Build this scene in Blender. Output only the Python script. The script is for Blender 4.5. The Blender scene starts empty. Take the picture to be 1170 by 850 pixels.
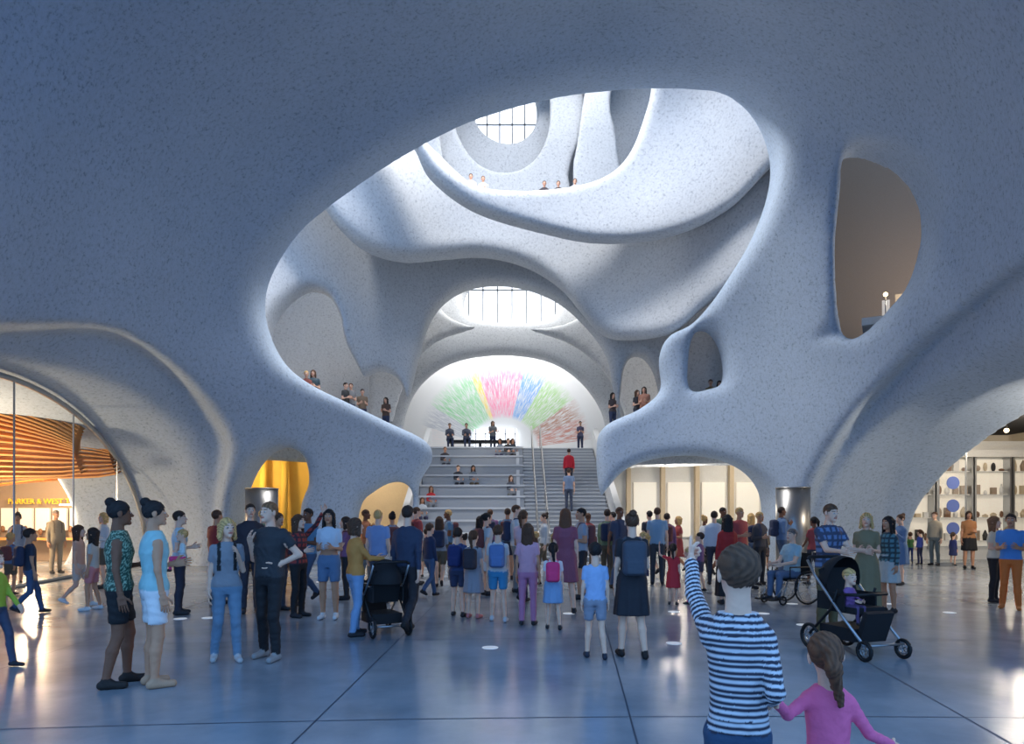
import bpy, math, random
import numpy as np
from mathutils import Matrix, Vector
random.seed(4); np.random.seed(4)
FPX=800.0; CX=585.0; HY=590.0; EYE=1.6
scene=bpy.context.scene
def X(px,d): return (px-CX)/FPX*d
def Z(py,d): return EYE+(HY-py)/FPX*d
def lin(c):
    return tuple(((v/255)/12.92 if v/255<=0.04045 else (((v/255)+0.055)/1.055)**2.4) for v in c)
# ------------------------------------------------------------------ materials
def newmat(name):
    m=bpy.data.materials.new(name); m.use_nodes=True
    nt=m.node_tree; b=nt.nodes['Principled BSDF']; return m,nt,b
def mat(name,col,rough=.6,metal=0,emit=0,bump=0,bscale=30,alpha=None,ecol=None):
    m,nt,b=newmat(name); c=lin(col)+(1,)
    b.inputs['Base Color'].default_value=c; b.inputs['Roughness'].default_value=rough; b.inputs['Metallic'].default_value=metal
    if emit: 
        b.inputs['Emission Color'].default_value=(lin(ecol)+(1,)) if ecol else c; b.inputs['Emission Strength'].default_value=emit
    tc=nt.nodes.new('ShaderNodeTexCoord'); n=nt.nodes.new('ShaderNodeTexNoise'); n.inputs['Scale'].default_value=bscale
    nt.links.new(tc.outputs['Object'],n.inputs['Vector'])
    mx=nt.nodes.new('ShaderNodeMixRGB'); mx.blend_type='MULTIPLY'; mx.inputs[0].default_value=.18
    mx.inputs[1].default_value=c; nt.links.new(n.outputs['Fac'],mx.inputs[2]); nt.links.new(mx.outputs[0],b.inputs['Base Color'])
    if bump:
        bp=nt.nodes.new('ShaderNodeBump'); bp.inputs['Strength'].default_value=bump; bp.inputs['Distance'].default_value=.02
        nt.links.new(n.outputs['Fac'],bp.inputs['Height']); nt.links.new(bp.outputs[0],b.inputs['Normal'])
    return m
def concrete(name,col):
    m,nt,b=newmat(name); L=nt.links.new; N=nt.nodes.new
    tc=N('ShaderNodeTexCoord')
    v=N('ShaderNodeTexNoise'); v.inputs['Scale'].default_value=12; v.inputs['Detail'].default_value=8; v.inputs['Roughness'].default_value=.82
    r=N('ShaderNodeValToRGB'); e=r.color_ramp.elements; c=lin(col)
    e[0].position=.36; e[0].color=(c[0]*.48,c[1]*.5,c[2]*.55,1); e[1].position=.46; e[1].color=c+(1,)
    e2=r.color_ramp.elements.new(.66); e2.color=tuple(min(1,x*1.15) for x in c)+(1,)
    n2=N('ShaderNodeTexNoise'); n2.inputs['Scale'].default_value=.35; n2.inputs['Detail'].default_value=3
    mx=N('ShaderNodeMixRGB'); mx.blend_type='MULTIPLY'; mx.inputs[0].default_value=.2
    L(tc.outputs['Object'],v.inputs['Vector']); L(tc.outputs['Object'],n2.inputs['Vector'])
    L(v.outputs['Fac'],r.inputs[0]); L(r.outputs[0],mx.inputs[1]); L(n2.outputs['Fac'],mx.inputs[2]); L(mx.outputs[0],b.inputs['Base Color'])
    bp=N('ShaderNodeBump'); bp.inputs['Strength'].default_value=.32; bp.inputs['Distance'].default_value=.03
    L(v.outputs['Fac'],bp.inputs['Height']); L(bp.outputs[0],b.inputs['Normal'])
    b.inputs['Roughness'].default_value=.85
    return m
M={}
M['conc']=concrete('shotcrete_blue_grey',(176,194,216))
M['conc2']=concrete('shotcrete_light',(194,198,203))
M['white']=mat('white_plaster',(225,225,222),.7)
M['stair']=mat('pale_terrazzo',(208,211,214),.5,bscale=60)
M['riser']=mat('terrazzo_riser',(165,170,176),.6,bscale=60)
M['dark']=mat('dark_ceiling_paint',(38,38,42),.8)
M['black']=mat('black_rubber',(18,18,20),.6)
M['fabric']=mat('stroller_fabric',(26,26,30),.8,bump=.2,bscale=200)
M['steel']=mat('brushed_steel',(165,165,165),.35,1)
M['wood']=mat('warm_wood',(222,160,92),.5,bscale=12)
M['tan']=mat('tan_plaster',(160,142,124),.8)
M['beige']=mat('beige_wall',(205,188,160),.8)
M['amber']=mat('amber_wall',(215,175,75),.7,bump=.8,bscale=2)
M['glow']=mat('lit_window',(255,255,255),.5,emit=1.7,ecol=(240,246,255))
M['warmglow']=mat('warm_lamp',(255,240,210),.5,emit=5,ecol=(255,225,175))
M['case']=mat('vitrine_backlight',(230,228,220),.5,emit=.3,ecol=(255,240,215))
M['blue']=mat('sign_blue',(96,118,188),.5)
M['brown']=mat('clay_objects',(120,85,60),.6)
M['yellow']=mat('sign_yellow',(225,180,50),.5,emit=.4)
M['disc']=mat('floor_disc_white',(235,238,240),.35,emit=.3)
M['alu']=mat('aluminium_frame',(175,178,182),.3,.8)
M['joint']=mat('floor_joint',(60,72,88),.7)
# glass
m,nt,b=newmat('clear_glass'); nt.nodes.remove(b)
tr=nt.nodes.new('ShaderNodeBsdfTransparent'); gl=nt.nodes.new('ShaderNodeBsdfGlossy'); gl.inputs['Roughness'].default_value=.02
mx=nt.nodes.new('ShaderNodeMixShader'); mx.inputs[0].default_value=.05
nt.links.new(tr.outputs[0],mx.inputs[1]); nt.links.new(gl.outputs[0],mx.inputs[2]); nt.links.new(mx.outputs[0],nt.nodes['Material Output'].inputs[0]); M['glass']=m
# floor
m,nt,b=newmat('polished_concrete'); L=nt.links.new; N=nt.nodes.new
tc=N('ShaderNodeTexCoord'); n=N('ShaderNodeTexNoise'); n.inputs['Scale'].default_value=.8; n.inputs['Detail'].default_value=9; n.inputs['Roughness'].default_value=.6
r=N('ShaderNodeValToRGB'); r.color_ramp.elements[0].position=.28; r.color_ramp.elements[0].color=lin((122,132,142))+(1,)
r.color_ramp.elements[1].position=.72; r.color_ramp.elements[1].color=lin((162,169,177))+(1,)
L(tc.outputs['Object'],n.inputs['Vector']); L(n.outputs['Fac'],r.inputs[0]); L(r.outputs[0],b.inputs['Base Color'])
mr=N('ShaderNodeMapRange'); mr.inputs['To Min'].default_value=.12; mr.inputs['To Max'].default_value=.3; L(n.outputs['Fac'],mr.inputs[0]); L(mr.outputs[0],b.inputs['Roughness'])
b.inputs['Specular IOR Level'].default_value=.65
M['floor']=m
# people material
m,nt,b=newmat('figure_cloth_and_skin'); L=nt.links.new
at=nt.nodes.new('ShaderNodeAttribute'); at.attribute_name='Col'; L(at.outputs['Color'],b.inputs['Base Color']); b.inputs['Roughness'].default_value=.75
tc=nt.nodes.new('ShaderNodeTexCoord'); n=nt.nodes.new('ShaderNodeTexNoise'); n.inputs['Scale'].default_value=16; n.inputs['Detail'].default_value=3
L(tc.outputs['Object'],n.inputs['Vector']); bp=nt.nodes.new('ShaderNodeBump'); bp.inputs['Strength'].default_value=.4; bp.inputs['Distance'].default_value=.03
L(n.outputs['Fac'],bp.inputs['Height']); L(bp.outputs[0],b.inputs['Normal'])
M['fig']=m
# tree-of-life mural
m,nt,b=newmat('tree_of_life_mural'); L=nt.links.new; N=nt.nodes.new
tc=N('ShaderNodeTexCoord'); sp=N('ShaderNodeSeparateXYZ'); L(tc.outputs['Object'],sp.inputs[0])
at2=N('ShaderNodeMath'); at2.operation='ARCTAN2'; L(sp.outputs['Z'],at2.inputs[0]); L(sp.outputs['X'],at2.inputs[1])
dv=N('ShaderNodeMath'); dv.operation='DIVIDE'; dv.inputs[1].default_value=math.pi; L(at2.outputs[0],dv.inputs[0])
rp=N('ShaderNodeValToRGB'); rp.color_ramp.interpolation='CONSTANT'
els=[(0,(225,225,225)),(.04,(202,146,134)),(.13,(184,144,126)),(.2,(168,210,146)),(.33,(128,172,228)),(.42,(240,146,180)),(.60,(240,216,116)),(.63,(154,212,166)),(.82,(190,194,204)),(.9,(230,225,225))]
rp.color_ramp.elements[0].color=lin(els[0][1])+(1,); rp.color_ramp.elements[1].position=els[1][0]; rp.color_ramp.elements[1].color=lin(els[1][1])+(1,)
for p,c in els[2:]:
    e=rp.color_ramp.elements.new(p); e.color=lin(c)+(1,)
L(dv.outputs[0],rp.inputs[0])
ln=N('ShaderNodeVectorMath'); ln.operation='LENGTH'; L(tc.outputs['Object'],ln.inputs[0])
cmb=N('ShaderNodeCombineXYZ'); ml=N('ShaderNodeMath'); ml.operation='MULTIPLY'; ml.inputs[1].default_value=46; L(at2.outputs[0],ml.inputs[0]); L(ml.outputs[0],cmb.inputs[0])
ml3=N('ShaderNodeMath'); ml3.operation='MULTIPLY'; ml3.inputs[1].default_value=1.3; L(ln.outputs['Value'],ml3.inputs[0]); L(ml3.outputs[0],cmb.inputs[1])
nn=N('ShaderNodeTexNoise'); nn.inputs['Scale'].default_value=1.2; nn.inputs['Detail'].default_value=4; nn.inputs['Roughness'].default_value=.7; L(cmb.outputs[0],nn.inputs['Vector'])
gt=N('ShaderNodeMapRange'); gt.inputs['From Min'].default_value=.40; gt.inputs['From Max'].default_value=.56; L(nn.outputs['Fac'],gt.inputs[0])
r1=N('ShaderNodeMapRange'); r1.inputs['From Min'].default_value=2.0; r1.inputs['From Max'].default_value=2.3; L(ln.outputs['Value'],r1.inputs[0])
r2=N('ShaderNodeMapRange'); r2.inputs['From Min'].default_value=5.5; r2.inputs['From Max'].default_value=4.6; L(ln.outputs['Value'],r2.inputs[0])
q=N('ShaderNodeMath'); q.operation='MULTIPLY'; L(gt.outputs[0],q.inputs[0]); L(r1.outputs[0],q.inputs[1])
q2=N('ShaderNodeMath'); q2.operation='MULTIPLY'; L(q.outputs[0],q2.inputs[0]); L(r2.outputs[0],q2.inputs[1])
mx=N('ShaderNodeMixRGB'); mx.inputs[1].default_value=lin((222,224,226))+(1,); L(q2.outputs[0],mx.inputs[0]); L(rp.outputs[0],mx.inputs[2]); L(mx.outputs[0],b.inputs['Base Color'])
b.inputs['Roughness'].default_value=.6
M['tree']=m
# ------------------------------------------------------------------ surface nets
def smin(a,b,k):
    return np.minimum(a,b)-np.maximum(k-np.abs(a-b),0)**2/(4*k)
def smax(a,b,k): return -smin(-a,-b,k)
def snets(F,lo,h):
    S=F<0; c=S.astype(np.int8); cnt=0
    offs=[(0,0,0),(1,0,0),(0,1,0),(1,1,0),(0,0,1),(1,0,1),(0,1,1),(1,1,1)]
    nx,ny,nz=F.shape
    for o in offs: cnt=cnt+c[o[0]:nx-1+o[0],o[1]:ny-1+o[1],o[2]:nz-1+o[2]]
    act=(cnt>0)&(cnt<8); I=np.argwhere(act); idm=np.full(act.shape,-1,np.int32); idm[act]=np.arange(len(I))
    V=np.stack([F[I[:,0]+o[0],I[:,1]+o[1],I[:,2]+o[2]] for o in offs],1).astype(np.float64)
    P=np.zeros((len(I),3)); n=np.zeros(len(I))
    O=np.array(offs,float)
    for a,b in [(0,1),(2,3),(4,5),(6,7),(0,2),(1,3),(4,6),(5,7),(0,4),(1,5),(2,6),(3,7)]:
        va,vb=V[:,a],V[:,b]; mm=(va<0)!=(vb<0); den=np.where(mm,va-vb,1); t=np.where(mm,va/den,0)
        P+=(O[a]+t[:,None]*(O[b]-O[a]))*mm[:,None]; n+=mm
    P=(P/n[:,None]+I)*h+np.array(lo)
    Q=[]
    def quad(J,offq,keep):
        q=np.stack([idm[J[:,0]+o[0],J[:,1]+o[1],J[:,2]+o[2]] for o in offq],1)
        q[~keep]=q[~keep][:,::-1]; Q.append(q)
    J=np.argwhere(S[:-1,1:-1,1:-1]!=S[1:,1:-1,1:-1])+[0,1,1]; quad(J,[(0,-1,-1),(0,0,-1),(0,0,0),(0,-1,0)],S[J[:,0],J[:,1],J[:,2]])
    J=np.argwhere(S[1:-1,:-1,1:-1]!=S[1:-1,1:,1:-1])+[1,0,1]; quad(J,[(-1,0,-1),(0,0,-1),(0,0,0),(-1,0,0)],~S[J[:,0],J[:,1],J[:,2]])
    J=np.argwhere(S[1:-1,1:-1,:-1]!=S[1:-1,1:-1,1:])+[1,1,0]; quad(J,[(-1,-1,0),(0,-1,0),(0,0,0),(-1,0,0)],S[J[:,0],J[:,1],J[:,2]])
    Q=np.concatenate(Q); Q=Q[(Q>=0).all(1)]
    return P,Q
def mkmesh(name,V,Q,mats,cols=None):
    me=bpy.data.meshes.new(name); me.vertices.add(len(V)); me.vertices.foreach_set('co',np.ascontiguousarray(V,dtype=np.float32).ravel())
    me.loops.add(len(Q)*4); me.loops.foreach_set('vertex_index',np.ascontiguousarray(Q,dtype=np.int32).ravel())
    me.polygons.add(len(Q)); me.polygons.foreach_set('loop_start',np.arange(0,len(Q)*4,4,dtype=np.int32))
    me.polygons.foreach_set('use_smooth',np.ones(len(Q),dtype=bool))
    me.update(calc_edges=True)
    for m in mats: me.materials.append(m)
    if cols is not None:
        a=me.color_attributes.new('Col','FLOAT_COLOR','POINT'); a.data.foreach_set('color',np.concatenate([cols,np.ones((len(cols),1))],1).astype(np.float32).ravel())
    ob=bpy.data.objects.new(name,me); scene.collection.objects.link(ob); return ob
# ------------------------------------------------------------------ mesh builder
class MB:
    def __init__(s): s.v=[]; s.f=[]; s.m=[]; s.mats=[]; s.sm=[]
    def mi(s,k):
        if k not in s.mats: s.mats.append(k)
        return s.mats.index(k)
    def add(s,V,F,k,sm=False):
        o=len(s.v); s.v+= [tuple(p) for p in V]; i=s.mi(k)
        for f in F: s.f.append(tuple(o+a for a in f)); s.m.append(i); s.sm.append(sm and len(f)<6)
    def box(s,c,d,k,rz=0,rx=0):
        R=Matrix.Rotation(rz,3,'Z')@Matrix.Rotation(rx,3,'X'); V=[]
        for sx in(-1,1):
            for sy in(-1,1):
                for sz in(-1,1): V.append(Vector(c)+R@Vector((sx*d[0]/2,sy*d[1]/2,sz*d[2]/2)))
        s.add(V,[(0,1,3,2),(4,6,7,5),(0,4,5,1),(2,3,7,6),(0,2,6,4),(1,5,7,3)],k)
    def prism(s,poly,z0,z1,k):
        n=len(poly); V=[(p[0],p[1],z0) for p in poly]+[(p[0],p[1],z1) for p in poly]
        s.add(V,[tuple(range(n))[::-1],tuple(range(n,2*n))]+[(i,(i+1)%n,n+(i+1)%n,n+i) for i in range(n)],k)
    def tube(s,pts,r,k,n=8,closed=False,sm=True):
        pts=[Vector(p) for p in pts]; N=len(pts); V=[]; rs=r if isinstance(r,(list,tuple)) else [r]*N
        for i,p in enumerate(pts):
            a=pts[(i-1)%N] if (closed or i>0) else p; b=pts[(i+1)%N] if (closed or i<N-1) else p
            t=(b-a).normalized(); u=Vector((0,0,1)) if abs(t.z)<.9 else Vector((1,0,0)); u=t.cross(u).normalized(); w=t.cross(u)
            for j in range(n):
                an=2*math.pi*j/n; V.append(p+(u*math.cos(an)+w*math.sin(an))*rs[i])
        F=[]
        for i in range(N if closed else N-1):
            i2=(i+1)%N
            for j in range(n): F.append((i*n+j,i*n+(j+1)%n,i2*n+(j+1)%n,i2*n+j))
        if not closed: F.append(tuple(range(n))[::-1]); F.append(tuple((N-1)*n+j for j in range(n)))
        s.add(V,F,k,sm)
    def plank(s,pts,w,t,k):
        V=[];F=[];w=Vector(w);t=Vector(t)
        for p in pts:
            p=Vector(p); V+=[p-w-t,p+w-t,p+w+t,p-w+t]
        for i in range(len(pts)-1):
            for j in range(4): F.append((4*i+j,4*i+(j+1)%4,4*i+4+(j+1)%4,4*i+4+j))
        s.add(V,F,k)
    def ring(s,c,R,r,k,axis='X',n=24,arc=None):
        pts=[]
        for i in range(n):
            a=2*math.pi*i/n; u,v=R*math.cos(a),R*math.sin(a)
            pts.append({'X':(c[0],c[1]+u,c[2]+v),'Y':(c[0]+u,c[1],c[2]+v),'Z':(c[0]+u,c[1]+v,c[2])}[axis])
        s.tube(pts,r,k,6,True)
    def cyl(s,c,r,h,k,n=32):
        s.tube([(c[0],c[1],c[2]),(c[0],c[1],c[2]+h)],r,k,n)
    def sph(s,c,r,k,n=12,zmin=-1):
        V=[];F=[]; rr=r if isinstance(r,(tuple,list)) else (r,r,r)
        for i in range(n+1):
            ph=-math.pi/2+math.pi*i/n; z=max(math.sin(ph),zmin)
            for j in range(n*2):
                a=math.pi*j/n; V.append((c[0]+rr[0]*math.cos(ph)*math.cos(a),c[1]+rr[1]*math.cos(ph)*math.sin(a),c[2]+rr[2]*z))
        m=n*2
        for i in range(n):
            for j in range(m): F.append((i*m+j,i*m+(j+1)%m,(i+1)*m+(j+1)%m,(i+1)*m+j))
        s.add(V,F,k,True)
    def build(s,name,loc=(0,0,0),rz=0,sc=1):
        me=bpy.data.meshes.new(name); me.from_pydata(s.v,[],s.f); 
        for k in s.mats: me.materials.append(M[k])
        me.polygons.foreach_set('material_index',s.m); me.polygons.foreach_set('use_smooth',s.sm); me.update()
        ob=bpy.data.objects.new(name,me); ob.location=loc; ob.rotation_euler=(0,0,rz); ob.scale=(sc,)*3; scene.collection.objects.link(ob); return ob
# ------------------------------------------------------------------ sculpted shells
RX0,RX1,RY0,RY1,RS=-500,1680,-760,960,4
gx=np.arange(RX0,RX1,RS,dtype=np.float32); gy=np.arange(RY0,RY1,RS,dtype=np.float32)
GX,GY=np.meshgrid(gx,gy,indexing='ij')
def tps(pts):
    P=np.array(pts,float); xy=P[:,:2]/500; n=len(P)
    def U(r2): return np.where(r2>1e-12,r2*np.log(r2+1e-12),0)
    K=U(((xy[:,None]-xy[None])**2).sum(-1))+np.eye(n)*.02
    A=np.zeros((n+3,n+3)); A[:n,:n]=K; A[:n,n]=1; A[:n,n+1:]=xy; A[n,:n]=1; A[n+1:,:n]=xy.T
    w=np.linalg.solve(A,np.concatenate([P[:,2],[0,0,0]]))
    x,y=GX/500,GY/500; out=w[n]+w[n+1]*x+w[n+2]*y
    for i in range(n): out=out+w[i]*U((x-xy[i,0])**2+(y-xy[i,1])**2)
    return out.astype(np.float32)
def spline(pts,sub=6):
    P=np.array(pts,float); n=len(P); out=[]
    for i in range(n):
        p0,p1,p2,p3=P[i-1],P[i],P[(i+1)%n],P[(i+2)%n]
        for j in range(sub):
            t=j/sub; out.append(.5*((2*p1)+(-p0+p2)*t+(2*p0-5*p1+4*p2-p3)*t*t+(-p0+3*p1-3*p2+p3)*t**3))
    return np.array(out)
def polysd(pts):
    P=spline(pts).astype(np.float32); n=len(P); d=np.full(GX.shape,1e12,np.float32); ins=np.zeros(GX.shape,bool)
    for i in range(n):
        a,b=P[i],P[(i+1)%n]; e=b-a; wx,wy=GX-a[0],GY-a[1]; L2=float(e@e)+1e-9
        t=np.clip((wx*e[0]+wy*e[1])/L2,0,1); d=np.minimum(d,(wx-t*e[0])**2+(wy-t*e[1])**2)
        if a[1]!=b[1]:
            c=((a[1]>GY)!=(b[1]>GY))&(GX<(b[0]-a[0])*(GY-a[1])/(b[1]-a[1])+a[0]); ins^=c
    d=np.sqrt(d); return np.where(ins,-d,d)
def samp(R,u,v):
    fx=np.clip((u-RX0)/RS,0,len(gx)-1.001); fy=np.clip((v-RY0)/RS,0,len(gy)-1.001)
    ix=fx.astype(np.int32); iy=fy.astype(np.int32); fx=fx-ix; fy=fy-iy
    return (R[ix,iy]*(1-fx)+R[ix+1,iy]*fx)*(1-fy)+(R[ix,iy+1]*(1-fx)+R[ix+1,iy+1]*fx)*fy
def shell(name,bx,by,bz,h,depth,solid=None,holes=(),T=1.5,k=.8,kf=.75,extra=None,mtl='conc',recess=()):
    xs=np.arange(bx[0],bx[1],h,dtype=np.float32); ys=np.arange(by[0],by[1],h,dtype=np.float32); zs=np.arange(bz[0],bz[1],h,dtype=np.float32)
    x,y,z=xs[:,None,None],ys[None,:,None],zs[None,None,:]
    D=np.clip(tps(depth),4,60) if not np.isscalar(depth) else np.full(GX.shape,depth,np.float32)
    for poly,amt,wid in recess:
        R_=polysd(poly); t=np.clip((-R_)/wid,0,1); D=D+(amt*t*t*(3-2*t)).astype(np.float32)
    u=CX+FPX*x/y+0*z; v=HY-FPX*(z-EYE)/y+0*x
    Yf=samp(D,u,v)
    TT=T(u,v) if callable(T) else T
    f=smax((Yf-y)*kf,(y-Yf-TT)*kf,.4 if kf<.9 else .15)
    u=CX+FPX*x/Yf; v=HY-FPX*(z-EYE)/Yf
    sd=None
    if holes:
        H=polysd(holes[0])
        for hp in holes[1:]: H=np.minimum(H,polysd(hp))
        sd=-H
    if solid:
        S=polysd(solid[0])
        for sp in solid[1:]: S=np.minimum(S,polysd(sp))
        sd=S if sd is None else np.maximum(S,sd)
    if sd is not None: f=smax(f,samp(sd,u,v)*Yf/FPX,k)
    if extra is not None: f=extra(f,x,y,z)
    P,Q=snets(f.astype(np.float32),(bx[0],by[0],bz[0]),h)
    for _ in range(2):
        acc=np.zeros_like(P); cn=np.zeros(len(P))
        for a,b in((0,1),(1,2),(2,3),(3,0)):
            for s,t in((a,b),(b,a)):
                for c in range(3): acc[:,c]+=np.bincount(Q[:,s],P[Q[:,t],c],len(P))
                cn+=np.bincount(Q[:,s],minlength=len(P))
        mk=cn>0; P[mk]=P[mk]*.4+.6*acc[mk]/cn[mk][:,None]
    return mkmesh(name,P,Q,[M[mtl]])
GO=(11.0,15.0); GLD=(0.148,0.989)
def sidearch(f,x,y,z,sg,tc,tcs,a0,af,b0,bf,k=.3):
    dx=(x*sg-GO[0]); dy=y-GO[1]
    t=dx*GLD[0]+dy*GLD[1]; s=-dx*GLD[1]+dy*GLD[0]
    sp=np.clip(s,0,8); a=np.maximum(a0+af*sp,2); bb=b0+bf*sp
    r=np.sqrt(((t-tc-tcs*sp)/a)**2+(np.maximum(z,0)/bb)**2); d=(r-1)*bb*.8
    d=np.maximum(d,s-5.8)
    return smax(f,-d,k)
def extraA(f,x,y,z):
    f=sidearch(f,x,y,z,-1,.5,-.1,8.3,-.6,4.75,.3)
    f=sidearch(f,x,y,z,1,.5,-1.3,8.3,.55,4.6,.5,k=.2)
    return f
DA=[(640,60,17.5),(800,70,18),(440,160,18),(330,240,18.5),(283,350,19.5),(320,440,20.5),(440,484,24),(480,560,25.5),(340,520,22),(300,600,22),(220,560,20.5),(190,480,18.5),(150,380,16),(0,360,12.5),(0,200,11),(0,0,10),(-300,300,6.5),(-300,-200,6),(300,0,13),(585,-50,13.5),(900,-30,13.5),(906,145,18.5),(880,250,20),(820,340,22.5),(765,400,24.5),(690,500,25.5),(700,590,25.5),(890,590,22),(930,500,20.5),(950,300,18.5),(1067,260,15.5),(1170,100,11),(1170,300,11.5),(1170,0,10),(1400,300,6.5),(1400,-200,6),(585,-500,7),(585,300,21),(585,600,26)]
main=[(800,77),(850,84),(890,107),(908,148),(899,200),(874,256),(844,304),(817,342),(793,367),(768,380),(758,405),(760,440),(735,464),(692,486),(684,520),(688,580),(688,720),(478,720),(476,590),(476,552),(491,524),(484,502),(440,480),(395,458),(350,436),(316,410),(293,375),(281,335),(290,296),(333,246),(400,193),(470,148),(545,112),(640,87),(730,77)]
arch2=[(250,720),(252,590),(264,548),(288,519),(318,508),(342,520),(349,550),(338,590),(336,720)]
arch3=[(400,720),(404,590),(424,560),(451,549),(468,560),(469,590),(469,720)]
archR=[(691,720),(689,585),(700,553),(725,531),(768,520),(812,520),(857,534),(885,560),(890,600),(890,720)]
winR=[(964,350),(961,280),(967,215),(972,172),(1000,166),(1043,184),(1068,220),(1070,262),(1055,312),(1028,346),(996,376),(974,382)]
hole4=[(791,442),(791,400),(798,376),(812,370),(826,383),(834,408),(832,434),(812,442)]
def TA(u,v):
    t=np.clip((np.abs(u-585)-230)/180,0,1); T=1.3+3.2*t*t*(3-2*t)
    g=np.clip(1.5-np.sqrt(((u-1015)/95)**2+((v-265)/140)**2),0,.5)*2
    return T*(1-g)+1.0*g
creaseL=[(-450,372),(-200,371),(0,369),(100,369),(150,382),(202,418),(240,460),(264,500),(262,540),(256,580),(254,700),(252,860),(-100,860),(-450,860)]
creaseR=[(1600,170),(1300,230),(1172,298),(1100,350),(1040,400),(985,458),(948,512),(925,560),(912,610),(908,720),(908,860),(1300,860),(1600,860)]
winRc=[(918,388),(945,360),(948,250),(955,190),(965,158),(1000,152),(1050,172),(1078,212),(1080,268),(1064,320),(1035,358),(1000,386),(960,394)]
shell('wall_atrium_front',(-16,16),(4.5,30.5),(-.35,17.5),.13,DA,holes=[main,arch2,arch3,archR,winR,hole4],T=TA,k=.4,extra=extraA,recess=[(creaseL,1.0,13),(creaseR,1.1,11),(winRc,.45,20)])
shell('wall_upper_parapet',(-7.5,9.8),(19,28),(8.5,18.5),.1,[(450,140,22.5),(560,220,24),(660,240,24.5),(760,240,23.5),(860,150,21.5),(900,60,20.5),(800,120,23.5),(750,60,22.5),(740,200,24.2)],
  solid=[[(400,150),(462,152),(488,195),(540,234),(620,259),(690,271),(770,263),(840,230),(905,168),(1000,120),(1000,-40),(900,-60),(760,-60),(744,20),(748,85),(738,128),(722,168),(698,194),(660,208),(600,214),(548,209),(510,186),(484,155),(470,130),(400,100)]],T=.9,k=.3,mtl='conc2')
shell('wall_gallery_band',(-9.5,10),(21,31),(7,16.5),.12,[(355,215,23),(420,250,24),(520,270,26.5),(600,280,27),(660,340,27),(760,370,25),(860,300,22.5),(500,200,25.5),(700,300,26.8),(900,200,22)],
  solid=[[(260,150),(330,180),(357,215),(378,247),(410,276),(455,290),(505,287),(552,285),(602,297),(642,322),(668,352),(694,378),(730,382),(775,374),(810,345),(870,300),(960,230),(960,140),(880,170),(790,240),(700,250),(610,232),(540,205),(490,160),(440,120),(260,90)]],T=1.3,k=.4,mtl='conc2')
shell('wall_gallery_screen',(-13,10.5),(22,34),(3.5,15.5),.13,[(300,350,23.5),(380,380,25.5),(440,440,28),(480,400,29.5),(585,310,30.5),(690,380,28.5),(750,440,27.5),(560,200,29.5),(300,200,24),(800,300,27)],
  solid=[[(200,560),(200,150),(440,240),(560,262),(700,270),(850,240),(850,560),(706,560),(705,490),(703,440),(694,400),(668,365),(635,338),(590,322),(545,322),(512,336),(490,362),(478,400),(468,440),(458,490),(452,560)]],
  holes=[[(304,400),(304,370),(320,343),(346,326),(370,332),(385,356),(392,388),(404,412),(415,440),(400,470),(340,460)],[(402,462),(408,436),(426,421),(447,425),(460,445),(459,475),(440,500),(415,490)],
         [(714,480),(713,430),(722,406),(738,404),(752,425),(758,460),(752,482)]],T=1.2,k=.35,mtl='conc2')
shell('wall_rear_arch',(-17,17),(34,41),(-.3,18),.16,[(585,400,36.5),(585,250,37.5),(450,450,36),(720,450,36),(300,500,35.5),(900,500,35.5),(585,340,37)],
  holes=[[(455,535),(457,500),(466,460),(487,430),(522,410),(575,403),(628,411),(664,434),(688,468),(694,500),(695,535)],[(530,345),(540,324),(585,317),(628,324),(639,343),(628,362),(585,367),(540,361)]],T=1.1,k=.4,mtl='conc2')
shell('trim_rear_arch_hood',(-9,9),(32.5,37),(6,15),.14,[(585,400,34.5),(585,300,35.2),(450,400,34),(720,400,34)],
  solid=[[(430,330),(500,300),(585,292),(680,305),(760,370),(760,520),(722,520),(712,470),(690,425),(655,395),(610,379),(575,374),(530,379),(492,395),(468,425),(452,470),(440,520),(420,520)]],
  holes=[[(505,352),(515,325),(545,308),(585,304),(630,309),(660,328),(668,352),(645,368),(600,373),(540,370)]],T=.5,k=.25,mtl='conc2')
shell('wall_top_swirl',(-7,10),(30.5,34.5),(13,23.8),.11,[(585,150,32.6),(500,150,32),(700,150,32.2),(585,60,32.8),(585,240,32.3)],
  solid=[[(400,300),(400,20),(585,0),(800,20),(800,300)]],holes=[[(540,128),(541,108),(556,99),(600,97),(612,112),(612,140),(598,158),(575,162),(552,150)]],T=.7,k=.15,kf=.95,mtl='conc2')
shell('trim_swirl_ring',(-7,9),(29,33),(13,23.8),.09,[(585,150,31.0),(500,150,30.6),(700,150,30.9),(585,60,31.2),(585,240,30.8)],
  solid=[[(400,300),(400,20),(585,0),(660,20),(668,90),(664,150),(650,200),(650,300)]],holes=[[(522,150),(521,120),(530,92),(570,80),(620,84),(628,110),(626,150),(610,182),(580,196),(545,185)]],T=.45,k=.12,kf=.95,mtl='conc2')
shell('trim_swirl_outer_ring',(-7,9),(28,31.5),(13,23.8),.09,[(585,150,29.6),(500,150,29.2),(700,150,29.7),(585,60,29.8),(585,240,29.4)],
  solid=[[(400,300),(400,20),(700,0),(704,60),(698,120),(706,170),(700,300)]],holes=[[(506,180),(503,140),(512,95),(550,60),(640,60),(668,80),(664,130),(656,180),(640,235),(520,235)]],T=.35,k=.12,kf=.95,mtl='conc2')
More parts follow.
